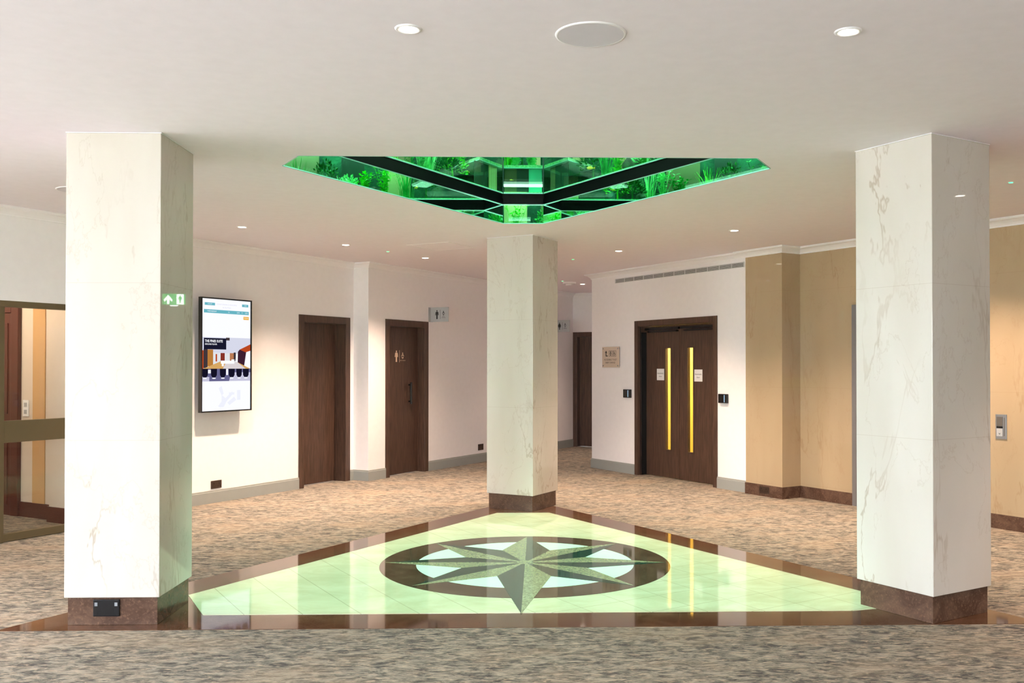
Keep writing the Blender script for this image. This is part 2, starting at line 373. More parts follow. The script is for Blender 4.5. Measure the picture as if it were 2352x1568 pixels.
# ------------------------------------------------------------------ doors
def frame_mb(w, h, fw, d0, d1):                   # architrave: opening width w, outer height h
    m = MB(); m.box(0, fw, d0, d1, 0, h); m.box(w - fw, w, d0, d1, 0, h); m.box(fw, w - fw, d0, d1, h - fw, h); return m
def symbol(mb, kind, x, z, h, y, mi=0, fx=1.0):   # pictograms, height h, foot at z
    def P(pts): mb.plate([(x + a * h * fx, z + b * h) for a, b in pts], y - .0015, y, mi)
    def D(cx, cz, r): mb.plate([(x + (cx + r * math.cos(2 * PI * i / 16)) * h * fx, z + (cz + r * math.sin(2 * PI * i / 16)) * h) for i in range(16)], y - .0015, y, mi)
    if kind == 'man':
        D(0, .92, .08); P([(-.1, 0), (-.01, 0), (-.01, .42), (.01, .42), (.01, 0), (.1, 0), (.1, .42), (.13, .42), (.13, .68), (.19, .42), (.25, .44), (.17, .78), (.1, .82), (-.1, .82), (-.17, .78), (-.25, .44), (-.19, .42), (-.13, .68), (-.13, .42), (-.1, .42)])
    elif kind == 'woman':
        D(0, .92, .08); P([(-.09, 0), (-.015, 0), (-.015, .32), (.015, .32), (.015, 0), (.09, 0), (.09, .32), (.2, .32), (.12, .62), (.2, .44), (.25, .47), (.14, .78), (.08, .82), (-.08, .82), (-.14, .78), (-.25, .47), (-.2, .44), (-.12, .62), (-.2, .32), (-.09, .32)])
    elif kind == 'baby':
        D(0, .86, .13); P([(-.36, .42), (-.3, .38), (-.16, .5), (.16, .5), (.3, .38), (.36, .42), (.16, .68), (-.16, .68)])
        P([(-.22, .34), (-.22, .18), (-.12, .02), (.12, .02), (.22, .18), (.22, .34), (.1, .34), (.1, .2), (.04, .14), (-.04, .14), (-.1, .2), (-.1, .34)])
    elif kind == 'chair':
        D(-.08, .9, .1); P([(-.16, .76), (-.16, .46), (.16, .46), (.26, .14), (.38, .18), (.26, .56), (-.02, .56), (-.02, .62), (.16, .62), (.16, .68), (-.02, .68), (-.02, .76)])
        a = [(.0 + .3 * math.cos(t), .3 + .3 * math.sin(t)) for t in [math.radians(100 + i * 20) for i in range(13)]]; b = [(.0 + .22 * math.cos(t), .3 + .22 * math.sin(t)) for t in [math.radians(100 + i * 20) for i in range(13)]]
        P(a + b[::-1])
    elif kind == 'bar': P([(-.03, 0), (.03, 0), (.03, 1), (-.03, 1)])
def single_door(name, w, rng, recess, label):
    s0, s1 = rng; wd = s1 - s0; h = 2.095
    d = struct(thing(name, W(w, s0), WR(w)), label, 'door')
    frame_mb(wd, h, .088, -.012, recess + .05).build('frame', WOOD, d, bevel=.003)
    MB().box(.0885, wd - .0885, recess, recess + .044, .006, h - .0885).build('leaf', WOOD, d)
    return d, wd
d1, wd = single_door('door_1', 'L1', D1, .17, 'plain dark wood door next to the display')
d2, wd = single_door('door_2', 'L2', D2, .115, 'dark wood toilet door with pale pictograms')
m = MB(); k = 10.07 - D2[0] + .11
symbol(m, 'man', k + .045, 1.53, .155, .1149); symbol(m, 'bar', k + .115, 1.525, .165, .1149, 0, .55); symbol(m, 'baby', k + .185, 1.575, .085, .1149)
text_into(m, 'BABY CHANGE', k + .185, 1.55, .018, .1135)
m.build('pictogram', PALEINK, d2)
m = MB(); m.box(.655, .685, .062, .08, .95, 1.25); m.box(.66, .68, .08, .115, .975, .995); m.box(.66, .68, .08, .115, 1.205, 1.225); m.build('pull_handle', BLACK, d2, bevel=.004)
pe = Q('L2', 15.373) + e * .005
d3 = struct(thing('door_3', (pe.x, pe.y, 0), ENDROT), 'dark wood door at the end of the corridor', 'door')
frame_mb(.945, 2.095, .088, -.012, .14).build('frame', WOOD, d3, bevel=.003)
MB().box(.0885, .8565, .09, .134, .006, 2.0065).build('leaf', WOOD, d3)
# double doors
dd = struct(thing('door_4', W('R1', RD[0]), WR('R1')), 'dark wood double doors with two slim yellow lit windows', 'door')
wd = RD[1] - RD[0]; h = 2.085; rc = .14
frame_mb(wd, h, .075, -.012, rc + .06).build('frame', WOOD, dd, bevel=.003)
m = MB(); m.box(.0755, .082, .03, .036, .0, 2.0); m.box(.0755, .079, .05, .135, .0, 1.93); m.build('hinge_seal', BLACK, dd)
mid = wd / 2 - .06
def leaf(x0, x1, g0, g1):
    m = MB(); m.box(x0, g0, rc, rc + .044, .008, h - .078); m.box(g1, x1, rc, rc + .044, .008, h - .078); m.box(g0, g1, rc, rc + .044, .008, .36); m.box(g0, g1, rc, rc + .044, 1.72, h - .078)
    lf = m.build('leaf', WOOD, dd)
    b = MB(); b.box(g0, g0 + .012, rc - .006, rc + .03, .36, 1.72); b.box(g1 - .012, g1, rc - .006, rc + .03, .36, 1.72); b.box(g0 + .012, g1 - .012, rc - .006, rc + .03, .36, .372); b.box(g0 + .012, g1 - .012, rc - .006, rc + .03, 1.708, 1.72)
    b.build('glazing_bead', WOOD, lf)
    MB().box(g0 + .012, g1 - .012, rc + .012, rc + .018, .372, 1.708).build('pane', GLASS, lf)
    return lf
o = RD[0]
l1 = leaf(.0755, mid - .002, -9.69 - o, -9.565 - o); l2 = leaf(mid + .002, wd - .0755, -9.245 - o, -9.12 - o)
m = MB(); m.box(.10, .80, rc - .05, rc - .02, 1.955, 1.985); m.box(.15, .75, rc - .045, rc, 1.925, 1.945); m.build('closer_rail', BLACK, dd)
m = MB(); m.box(.84, wd - .09, rc - .05, rc - .02, 1.955, 1.985); m.box(.9, wd - .15, rc - .045, rc, 1.925, 1.945); m.build('closer_rail', BLACK, dd)
# yellow lit lobby behind the double doors
m = MB(); m.box(-.1, 1.8, 1.5, 1.55, 0, H); m.box(-.15, -.1, .3, 1.55, 0, H); m.box(1.8, 1.85, .3, 1.55, 0, H)
struct(m.build('wall_lobby', YELLOW, None, W('R1', RD[0]), WR('R1')), 'yellow wall behind the double doors', 'wall')
# notices on the double doors
for x0, x1, z0, z1, lab in ((-9.868, -9.715, 1.285, 1.437, 'white paper notice left of the first slim door window'), (-9.112, -8.958, 1.278, 1.43, 'white paper notice on the right leaf of the double doors')):
    n = tag(thing('paper_notice', W('R1', x0, z0, -rc), WR('R1')), lab + ', reading automatic door', 'notice', 'notices on the double doors')
    MB().box(0, x1 - x0, -.0015, -.0003, 0, z1 - z0).build('sheet', PAPER, n)
    t = MB(); text_into(t, 'Automatic', (x1 - x0) / 2, .092, .031, -.002); text_into(t, 'door', (x1 - x0) / 2, .052, .031, -.002); t.build('lettering', INK, n)
# access readers
for s0, s1, z0, z1, lab in ((-10.395, -10.24, 1.039, 1.154, 'black door button box on the left of the double doors, under the acrylic sign'), (-8.482, -8.335, 1.029, 1.139, 'black door button box between double doors and marble pier')):
    b = tag(thing('door_button', W('R1', (s0 + s1) / 2, z0), WR('R1')), lab, 'door button', 'black boxes beside the double doors')
    hw = (s1 - s0) / 2; hh = z1 - z0
    MB().box(-hw, hw, -.035, 0, 0, hh).build('case', BLACK, b, bevel=.005)
    MB().box(.03, .043, -.0365, -.035, .012, hh - .012).build('light_strip', glow('pale_blue_led', (.5, .75, 1, 1), .6), b)
# acrylic direction sign
sg = tag(thing('direction_sign', W('R1', -10.902, 1.455), WR('R1')), 'clear beige acrylic sign with arrow and wheelchair symbols beside the double doors', 'sign')
MB().box(0, .401, -.024, -.018, 0, .289).build('plate', SIGNBEIGE, sg)
m = MB(); y = -.0241
m.plate([(.085, .155), (.135, .155), (.135, .167), (.101, .167), (.101, .212), (.085, .212)], y - .0015, y); m.plate([(.069, .205), (.117, .205), (.093, .237)], y - .0015, y)
for bx in (.165, .255):
    for a, b, c, d in ((bx, .152, bx + .075, .155), (bx, .232, bx + .075, .235), (bx, .155, bx + .003, .232), (bx + .072, .155, bx + .075, .232)): m.plate([(a, b), (c, b), (c, d), (a, d)], y - .0015, y)
symbol(m, 'baby', .2025, .164, .064, y); symbol(m, 'chair', .288, .164, .064, y)
text_into(m, 'ACCESSIBLE TOILET', .2, .108, .034, y - .0015); text_into(m, 'BABY CHANGE', .2, .066, .034, y - .0015)
m.build('lettering', INK, sg)
for px, pz in ((.025, .025), (.376, .025), (.025, .264), (.376, .264)):
    m = MB(); m.disc(px, pz, .009, -.03, 0, 0, 14); m.build('standoff', STEEL, sg)
# vent grille
vg = tag(thing('vent_grille', W('R1', -10.611, 2.632), WR('R1')), 'long white slotted air grille above the double doors', 'air vent')
m = MB(); L = 2.55; m.box(0, L, -.012, 0, 0, .006); m.box(0, L, -.012, 0, .056, .062); m.box(0, .006, -.012, 0, .006, .056); m.box(L - .006, L, -.012, 0, .006, .056); m.build('frame', GRILLE, vg)
MB().box(.006, L - .006, -.002, 0, .006, .056).build('backing', BLACK, vg)
m = MB()
for k in range(5): m.box(.006, L - .006, -.011, -.003, .0115 + k * .0095, .0155 + k * .0095)
for k in range(1, 12): m.box(k * L / 12, k * L / 12 + .004, -.0112, -.002, .006, .056)
m.build('slats', GRILLE, vg)
# flag signs
def flag(s, z, kind, label):
    P = Vector(W('L2', s)[:2])
    f = tag(thing('toilet_sign', (P.x, P.y, z), math.radians(-30)), label, 'sign')
    MB().box(.0, .31, -.004, .004, 0, .205).build('plate', SIGNGREY, f)
    MB().box(0, .006, -.05, .05, .0, .205).build('bracket', SIGNGREY, f)
    m = MB(); symbol(m, kind, .115, .04, .125, -.0045); symbol(m, 'bar', .17, .04, .13, -.0045, 0, .45); symbol(m, 'baby', .225, .09, .062, -.0045)
    text_into(m, 'BABY', .225, .072, .017, -.006); text_into(m, 'CHANGE', .225, .057, .017, -.006)
    m.build('pictogram', INK, f); return f
flag(10.86, 2.095, 'man', 'grey projecting sign with a man and baby symbol above the toilet door')
flag(14.62, 2.075, 'woman', 'pale projecting sign with a woman and baby symbol in the corridor')
# sockets
def socket(w, s0, s1, z0, z1, label, mat=SOCK, d=0):
    b = tag(thing('wall_socket', W(w, s0, z0, d), WR(w)), label, 'socket')
    MB().box(0, s1 - s0, -.009, 0, 0, z1 - z0).build('plate', mat, b, bevel=.004); bpy.context.view_layer.update()
    n = 2 if s1 - s0 > .12 else 1; ww = (s1 - s0) / n; q = z1 - z0; pl = b.children[0]
    for k in range(n):
        c = ww * (k + .5); t = MB()
        t.box(c - .004, c + .004, -.0102, -.009, q * .55, q * .72); t.box(c - .018, c - .010, -.0102, -.009, q * .28, q * .36); t.box(c + .010, c + .018, -.0102, -.009, q * .28, q * .36)
        t.build('outlet', BLACK, pl)
socket('L1', 7.139, 7.285, .152, .238, 'dark double socket low on the wall below the lit display')
socket('L2', 12.115, 12.265, .183, .278, 'dark socket low on the wall right of the toilet door')
socket('M1', -7.764, -7.618, .042, .112, 'brown socket set in the skirting of the warm-lit marble pier', SOCK, .014)
# lift opening
lf = struct(thing('door_5', W('M2', LIFT[0]), WR('M2')), 'steel framed lift doors', 'door'); lw = LIFT[1] - LIFT[0]
frame_mb(lw, 2.12, .07, -.015, .2).build('frame', STEEL, lf)
MB().box(.07, lw / 2 - .002, .12, .15, .0, 2.05).build('leaf', STEEL, lf); MB().box(lw / 2 + .002, lw - .07, .12, .15, .0, 2.05).build('leaf', STEEL, lf)
lp = tag(thing('lift_call_panel', W('M2', -5.088, .812), WR('M2')), 'small steel lift call panel on the warm-lit marble wall', 'lift panel')
MB().box(0, .106, -.008, 0, 0, .223).build('plate', STEEL, lp, bevel=.002)
MB().box(.012, .07, -.011, -.008, .118, .2).build('display', plain('smoked_panel', rgb(92, 88, 84), .2), lp); MB().box(.012, .07, -.011, -.008, .098, .116).build('indicator', BLACK, lp)
m = MB(); m.box(.012, .07, -.0115, -.008, .025, .095); m.build('call_button', SIGNGREY, lp)
m = MB(); m.plate([(.041, .04), (.05, .052), (.047, .055), (.041, .047), (.035, .055), (.032, .052)], -.0125, -.0115); m.build('arrow', INK, lp)
m = MB(); m.box(.082, .088, -.0095, -.008, .03, .195); m.build('groove', plain('smoked_panel', rgb(92, 88, 84), .2), lp)

# ------------------------------------------------------------------ glass screen and vestibule on the left
gs = struct(thing('door_6', W('L0', 3.2), WR('L0')), 'bronze framed glass door and screen', 'door')
def fr(name, a, b, z0, z1, y0=.0, y1=.06): return MB().box(a - 3.2, b - 3.2, y0, y1, z0, z1).build(name, BRONZE, gs, bevel=.002)
fr('head', 3.2, 5.6, 1.968, 2.02)
fr('stile', 4.615, 4.716, 0, 1.968); fr('stile', 5.50, 5.6, 0, 1.968); fr('stile', 3.2, 3.3, 0, 1.968)
fr('mid_rail', 4.716, 5.50, .83, 1.013, .005, .055); fr('bottom_rail', 4.716, 5.50, .004, .069, .005, .055)
fr('mid_rail', 3.3, 4.615, .83, 1.013, .005, .055); fr('bottom_rail', 3.3, 4.615, .004, .069, .005, .055)
for a, b in ((4.716, 5.50), (3.3, 4.615)):
    for z0, z1 in ((.069, .83), (1.013, 1.968)): MB().box(a - 3.2, b - 3.2, .027, .033, z0, z1).build('pane', GLASS, gs)
m = MB(); m.box(5.64, 5.8, .25, 2.2, 0, H); m.box(5.56, 5.64, .25, .66, 0, H); m.box(2.8, 5.8, 2.2, 2.3, 0, H); m.box(2.7, 2.8, .25, 2.3, 0, H)
struct(m.build('wall_vestibule', plain('vestibule_paint', rgb(214, 200, 186), .6), None, W('L0', 0), WR('L0')), 'cream wall behind the glass screen', 'wall')
m = MB(); m.box(5.625, 5.64, .66, 1.22, 0, .145); m.box(5.545, 5.56, .25, .675, 0, .145); m.box(5.56, 5.64, .66, .675, 0, .145); m.box(2.8, 5.6, 2.185, 2.2, 0, .145)
struct(m.build('baseboard_vestibule', DARKRED, None, W('L0', 0), WR('L0')), 'dark red skirting behind the glass screen', 'skirting board')
vd = struct(thing('door_7', W('L0', 0), WR('L0')), 'dark red panelled door behind the glass screen', 'door')
m = MB(); m.box(5.60, 5.64, 1.22, 1.34, 0, 2.1); m.box(5.60, 5.64, 1.34, 2.2, 2.0, 2.1); m.build('frame', DARKRED, vd, bevel=.006)
m = MB(); m.box(5.615, 5.64, 1.34, 2.2, 0, 2.0); m.box(5.607, 5.615, 1.40, 2.1, .1, .9); m.box(5.607, 5.615, 1.40, 2.1, 1.0, 1.9); m.build('leaf', DARKRED, vd, bevel=.004)
tag(MB().box(5.631, 5.64, .84, 1.03, .145, 2.72).build('tan_strip', TANSTRIP, None, W('L0', 0), WR('L0')), 'tall tan strip on the cream wall behind the glass screen', 'panel')  # tan vertical strip standing out from the vestibule wall
sw = tag(thing('light_switch', W('L0', 5.64, .98, -1.14), WR('L0')), 'white light switch plate on the cream wall behind the glass', 'switch')
MB().box(-.01, 0, -.045, .045, 0, .16).build('plate', PAPER, sw, bevel=.003)
for z0 in (.025, .095): MB().box(-.014, -.01, -.02, .02, z0, z0 + .04).build('rocker', SIGNGREY, sw)

# ------------------------------------------------------------------ marble floor with the compass rose
T60 = math.tan(math.radians(60))
yf = 5.273; yi = 5.577
def lineL(x, y, Y): return x + (Y - y) / T60
def lineR(x, y, Y): return x - (Y - y) / T60
Lo = (-1.659, 7.413); Ro = (1.531, 7.884); Li = (-1.564, 6.99); Ri = (1.448, 7.455)
def apex(a, b):
    Y = (T60 * (b[0] - a[0]) + a[1] + b[1]) / 2; return (lineL(*a, Y), Y)
tri = [(lineL(*Lo, yf), yf), (lineR(*Ro, yf), yf), apex(Lo, Ro)]
struct(MB().prism(tri, -.05, .002).build('floor_border', BORDER), 'polished brown marble border of the floor triangle', 'floor')
yb = 9.376
inner = [(-1.845, yi), (2.028, yi), (2.094, 5.690), (lineR(*Ri, 5.69 + 0) , 5.69), (lineR(*Ri, yb), yb), (lineL(*Li, yb), yb), (lineL(*Li, 6.064), 6.064)]
inner[2:4] = [(lineR(*Ri, 5.695), 5.695)]
struct(MB().prism(inner, -.05, .004).build('floor_tiles', TILE), 'polished cream marble floor tiles', 'floor')
cr = tag(thing('compass_rose', (.0713, 6.9966, .004), math.radians(-1.5)), 'round compass rose inlaid in the polished marble floor', 'floor inlay')
n = 96; m = MB()
def ring(r0, r1, z0, z1):
    vs = []
    for r, z in ((r0, z0), (r1, z0), (r1, z1), (r0, z1)): vs += [(r * math.cos(2 * PI * i / n), r * math.sin(2 * PI * i / n), z) for i in range(n)]
    return vs, [(a * n + i, a * n + (i + 1) % n, ((a + 1) % 4) * n + (i + 1) % n, ((a + 1) % 4) * n + i) for a in range(4) for i in range(n)]
m.add(*ring(.808, 1.0752, -.02, .0012)); m.build('ring', RINGM, cr)
m = MB(); m.cyl(0, 0, -.02, .001, .808, n=n); m.build('field', WHITEM, cr)
def pol(r, a): return (r * math.sin(math.radians(a)), r * math.cos(math.radians(a)))
for k in range(8):
    a = k * 45; R = 1.447 if k == 4 else 1.05
    m = MB(); tip = pol(R, a)
    m.prism([(0, 0), tip, pol(.493, a - 22.5)], -.01, .0022, 0); m.prism([(0, 0), pol(.493, a + 22.5), tip], -.01, .0022, 1)
    m.build('star_point', [BEIGEM, GREENM], cr)
m = MB(); m.cyl(0, 0, -.01, .0028, .062, n=32); m.build('centre_disc', BEIGEM, cr)

# ------------------------------------------------------------------ columns
def column(corner, rz, w, label):
    c = tag(thing('marble_column', (corner[0], corner[1], 0), rz), label, 'column', 'cream marble columns', 'thing')
    MB().box(0, w, 0, w, .16, H - .006).build('shaft', MCOL, c, bevel=.003)
    MB().box(.015, w - .015, .015, w - .015, .002, .16).build('plinth', BROWN, c, bevel=.002)
    MB().box(-.003, w + .003, -.003, w + .003, H - .006, H - .0015).build('top_bead', CORN, c); return c
c1 = column((-2.555, 5.366), 0, .534, 'brightly lit cream marble column with a socket in its brown plinth')
c2 = column((2.372, 5.257), math.radians(29.5), .54, 'cream marble column standing corner-on at the right end of the floor triangle')
c3 = column((.174, 9.43), math.radians(60), .545, 'cream marble column at the far tip of the floor triangle, tank above it')
ps = tag(thing('wall_socket', (-2.394, 5.381, .052)), 'black double socket on the plinth of the brightly lit column', 'socket')
pl = MB().box(0, .148, -.012, 0, 0, .096).build('plate', plain('black_nickel', rgb(30, 30, 34), .18, .6, .3), ps, bevel=.004)
for cx in (.037, .111):
    m = MB(); m.box(cx - .004, cx + .004, -.0132, -.012, .03, .045); m.box(cx - .018, cx - .010, -.0132, -.012, .014, .022); m.box(cx + .010, cx + .018, -.0132, -.012, .014, .022)
    m.build('outlet', BLACK, pl)
for cx in (.018, .13): MB().box(cx - .008, cx + .008, -.0145, -.012, .06, .08).build('rocker', STEEL, pl)

# ------------------------------------------------------------------ display
def em(name, r, g, b, k=.72): return glow('screen_' + name, rgb(r, g, b), k)
SW, SH = .705, 1.215
ds = tag(thing('display_screen', W('L1', 6.878, .984, .10), WR('L1')), 'tall black framed display showing a conference room on the white wall', 'screen')
m = MB(); fw = .014
m.box(0, fw, -.045, 0, 0, SH); m.box(SW - fw, SW, -.045, 0, 0, SH); m.box(fw, SW - fw, -.045, 0, 0, fw); m.box(fw, SW - fw, -.045, 0, SH - fw, SH); m.box(fw, SW - fw, -.03, 0, fw, SH - fw)
m.build('bezel', BLACK, ds)
MB().box(.15, .55, 0, .10, .35, .85).build('wall_bracket', BLACK, ds)
pw, ph = SW - 2 * fw, SH - 2 * fw
def sx(x): return fw + x * pw
def sz(v): return SH - fw - v * ph
WHT = em('white', 248, 249, 255, .84)
panel = MB().box(fw, SW - fw, -.034, -.03, fw, SH - fw).build('panel', WHT, ds)
TEAL = em('teal', 110, 190, 205); ORNG = em('orange', 255, 190, 70); LIL = em('lilac', 205, 205, 235); PALE = em('pale', 242, 244, 255, .79)
pic = [TEAL, ORNG, LIL, PALE, WHT]
def rect(x0, x1, v0, v1, mi, y=-.0345): m.plate([(sx(x0), sz(v1)), (sx(x1), sz(v1)), (sx(x1), sz(v0)), (sx(x0), sz(v0))], y, -.034, mi)
Y2 = -.0352
for nm, x0, x1, v0, v1, mi, words in (('menu_button', .055, .26, .034, .058, 0, (('AUGUST', .157, .016),)), ('menu_button', .82, .955, .03, .054, 0, (('12:00', .888, .016),)),
        ('date_banner', .04, .965, .095, .126, 0, (('WEDNESDAY', .2, .021), ('16', .54, .021), ('JUN', .74, .021), ('9', .82, .021), ('2021', .915, .021))), ('day_tag', .85, .965, .143, .172, 1, (('TODAY', .907, .018),))):
    m = MB(); rect(x0, x1, v0, v1, mi)
    for tx, x, sz_ in words: text_into(m, tx, sx(x), sz((v0 + v1) / 2), sz_, Y2, 4)
    m.build(nm, pic, panel)
m = MB()
for tx, x, v, q in (('C O N F E R E N C E  R O O M S', .5, .045, .02), ('&  S U I T E S', .5, .072, .02)): text_into(m, tx, sx(x), sz(v), q, Y2, 2)
m.build('heading', pic, panel)
def poly(pts, mi, y=-.0345): m.plate([(sx(a), sz(b)) for a, b in pts], y, -.034, mi)
m = MB()
poly([(.34, .80), (.40, .78), (.44, .85), (.40, .865)][::-1], 3); poly([(.40, .86), (.48, .89), (.62, .83), (.62, .86), (.50, .92), (.44, .97), (.36, .97), (.33, .96), (.40, .92)][::-1], 3, -.0346)
poly([(.52, .93), (.66, .88), (.70, .91), (.56, .955)][::-1], 3, -.0347); poly([(.72, .82), (.79, .82), (.79, .91), (.72, .91)][::-1], 3, -.0348); poly([(.55, .84), (.66, .84), (.66, .86), (.55, .86)][::-1], 3, -.0349)
m.build('watermark_logo', pic, panel)
PICC = [em('ceil', 226, 228, 246), em('wall', 238, 240, 244), em('navy', 26, 26, 48), em('oak', 196, 132, 62), em('curtain', 66, 34, 52), em('red', 196, 76, 34), em('maroon', 142, 54, 44), em('table', 226, 176, 104), em('tablelight', 232, 222, 224), em('chairs', 22, 20, 40), em('floorp', 110, 108, 150), em('brownp', 70, 58, 62), WHT, em('rust', 196, 130, 90), em('floorl', 210, 208, 232)]
m = MB()
def pp(pts, mi, k): m.plate([(sx(a), sz(.342 + b * .394)) for a, b in pts], -.0345 - k * .00006, -.034, mi)
def pr(a, b, c, d, mi, k): pp([(a, d), (b, d), (b, c), (a, c)], mi, k)
pr(0, 1, 0, 1, 1, 0); pp([(0, .3), (.38, .36), (.72, .36), (1, .16), (1, 0), (0, 0)], 0, 1)
pr(0, .035, .3, .72, 5, 2); pr(.035, .115, .27, .70, 11, 2); pr(.115, .225, .28, .66, 3, 2); pr(.275, .305, .38, .55, 5, 2)
pr(.375, .46, .355, .55, 6, 2); pr(.565, .645, .355, .55, 13, 2); pr(.645, .69, .34, .54, 11, 2)
pp([(.73, .58), (.87, .64), (.91, .33), (.91, .2), (.77, .27), (.735, .32)], 4, 2); pp([(.77, .27), (1, .14), (1, .29), (.90, .33)], 5, 3); pp([(.87, .66), (1, .70), (1, .30), (.92, .33)], 12, 4); pp([(.68, .56), (.73, .56), (.73, .37), (.70, .38)], 12, 3)
pp([(.03, .715), (1, .715), (.72, .56), (.38, .545)], 7, 5); pp([(.42, .715), (.9, .715), (.72, .56), (.5, .55)], 8, 6); pr(.38, .6, .53, .60, 12, 7); pr(.4, .44, .6, .66, 12, 7); pr(.6, .66, .5, .6, 12, 7)
pr(0, 1, .715, 1, 10, 4); pp([(.55, 1), (1, 1), (1, .8), (.6, .8)], 14, 5); pr(0, .15, .9, 1, 14, 5)
for k, (a, b) in enumerate(((0, .125), (.18, .305), (.36, .485), (.54, .67), (.70, .82), (.84, .97))):
    pp([(a, .715), (a + .005, .86), (a + .03, .91), (b - .03, .91), (b - .005, .86), (b, .715)][::-1] if 0 else [(a + .005, .86), (a + .03, .91), (b - .03, .91), (b - .005, .86), (b, .715), (a, .715)], 9, 8)
    pp([(a + .02, .93), (a + .04, .945), (b - .04, .945), (b - .02, .93), (b - .04, .92), (a + .04, .92)], 12, 9)
pr(.125, .18, .74, .82, 12, 9); pr(.49, .53, .72, .86, 12, 9)
pr(.04, .49, .02, .275, 2, 9); pr(.485, .56, 0, .065, 11, 9)
YT = -.0345 - .0009
text_into(m, 'THE PINES SUITE', sx(.06), sz(.342 + .09 * .394), .038, YT, 12, 'LEFT', bold=.0008, sx=.86); text_into(m, 'GROUND FLOOR', sx(.06), sz(.342 + .16 * .394), .023, YT, 12, 'LEFT', bold=.0004, sx=.9); text_into(m, 'MEETINGS AND CONFERENCES', sx(.06), sz(.342 + .215 * .394), .014, YT, 2, 'LEFT')
m.build('room_picture', PICC, panel)

# ------------------------------------------------------------------ ceiling fittings
LENS = glow('lamp_lens', (1, .88, .72, 1), 24)
def downlight(x, y, label, energy=70, big=.05):
    d = tag(thing('downlight', (x, y, H)), label, 'ceiling light', 'recessed downlights')
    m = MB(); m.lathe([(big * .72, .0), (big * .74, -.004), (big * .95, -.006), (big * 1.05, -.003), (big * 1.08, 0)]); m.build('bezel', CORN, d, smooth=True)
    m = MB(); m.cyl(0, 0, -.0035, -.001, big * .72, n=24); m.build('lens', LENS, d)
    l = bpy.data.lights.new('downlight_lamp', 'SPOT'); l.energy = energy; l.color = (1, .72, .53); l.spot_size = math.radians(112); l.spot_blend = 1; l.shadow_soft_size = .035
    o = bpy.data.objects.new('downlight_lamp', l); COL.objects.link(o); o.parent = d; o.location = (0, 0, -.02)
    return d
E0 = 370
downlight(-.424, 3.691, 'large glowing downlight in the ceiling, nearest the round speaker', 60)
downlight(1.324, 3.676, 'large glowing downlight in front of the corner-on column', 60)
downlight(-2.618, 8.998, 'lit downlight nearest the display wall', E0)
downlight(-1.865, 10.293, 'lit downlight above the plain dark door', E0)
downlight(-1.11, 11.51, 'lit downlight above the toilet door', E0)
downlight(2.148, 9.107, 'lit downlight nearest the warm-lit marble pier', E0)
downlight(1.191, 10.759, 'lit downlight in front of the double doors', E0)
downlight(1.084, 15.104, 'lit downlight at the mouth of the corridor', 130)
for x, y in ((3.6, 7.9), (4.6, 5.2)):  # unseen downlights added to light the lift side
    downlight(x, y, 'added downlight in front of the lift wall, hidden by the corner-on column', E0)
for x, y in ((-4.6, 5.4), (-5.5, 3.2)):  # downlights added out of view to light the glass screen side
    downlight(x, y, 'added downlight in front of the glass screen, out of the frame', E0)
l = bpy.data.lights.new('vestibule_lamp', 'POINT'); l.energy = 50; l.color = (1, .80, .60); l.shadow_soft_size = .15
o = bpy.data.objects.new('vestibule_lamp', l); COL.objects.link(o); o.location = W('L0', 4.6, 2.5, -1.3)
l = bpy.data.lights.new('lobby_lamp', 'POINT'); l.energy = 130; l.color = (1, .86, .6); l.shadow_soft_size = .15
o = bpy.data.objects.new('lobby_lamp', l); COL.objects.link(o); o.location = W('R1', RD[0] + .85, 2.2, -.85)
def speaker(x, y, label):
    s = tag(thing('ceiling_speaker', (x, y, H)), label, 'speaker')
    m = MB(); m.lathe([(.133, -.0045), (.135, -.0055), (.142, -.004), (.144, 0)], n=48); m.build('rim', CORN, s, smooth=True)
    m = MB(); m.cyl(0, 0, -.005, -.001, .133, n=48); m.build('grille', SPKGREY, s)
speaker(.302, 3.736, 'round grey speaker grille in the ceiling between two large downlights')
speaker(-3.32, 7.14, 'round ceiling speaker half hidden by the brightly lit column')
GLED = glow('green_led', (.1, 1, .4, 1), 2.0)
for x, y, lab in ((-1.482, 10.867, 'tiny green ceiling light above the two dark doors'), (.714, 11.605, 'tiny green ceiling light in front of the corridor'), (.732, 14.572, 'tiny green ceiling light by the smoke detector in the corridor'), (3.587, 6.664, 'tiny green ceiling light beside the corner-on column')):
    g = tag(thing('emergency_light', (x, y, H)), lab, 'indicator light', 'green ceiling indicator lights')
    m = MB(); m.lathe([(.012, -.004), (.02, -.003), (.022, 0)], n=20); m.build('bezel', CORN, g)
    m = MB(); m.cyl(0, 0, -.006, -.001, .015, n=20); m.build('lens', GLED, g)
sd = tag(thing('smoke_detector', (.854, 14.8, H)), 'round white smoke detector in the corridor ceiling', 'smoke detector')
m = MB(); m.lathe([(0, -.05), (.05, -.05), (.058, -.042), (.06, -.03), (.1, -.026), (.105, -.012), (.105, 0)], n=32); m.build('body', CORN, sd, smooth=True)
m = MB(); m.lathe([(.061, -.03), (.098, -.027)], n=32); m.build('grille', SPKGREY, sd)
hp = tag(thing('access_hatch', (-.82, 10.4, H), math.radians(-30)), 'square access hatch flush in the ceiling near the far column', 'ceiling hatch')
m = MB(); q = .28
for a, b, c, d in ((-q, q, -q, -q + .012), (-q, q, q - .012, q), (-q, -q + .012, -q + .012, q - .012), (q - .012, q, -q + .012, q - .012)): m.box(a, b, c, d, -.003, 0)
m.build('frame', CORN, hp); MB().box(-q + .014, q - .014, -q + .014, q - .014, -.001, 0).build('panel', CEIL, hp)
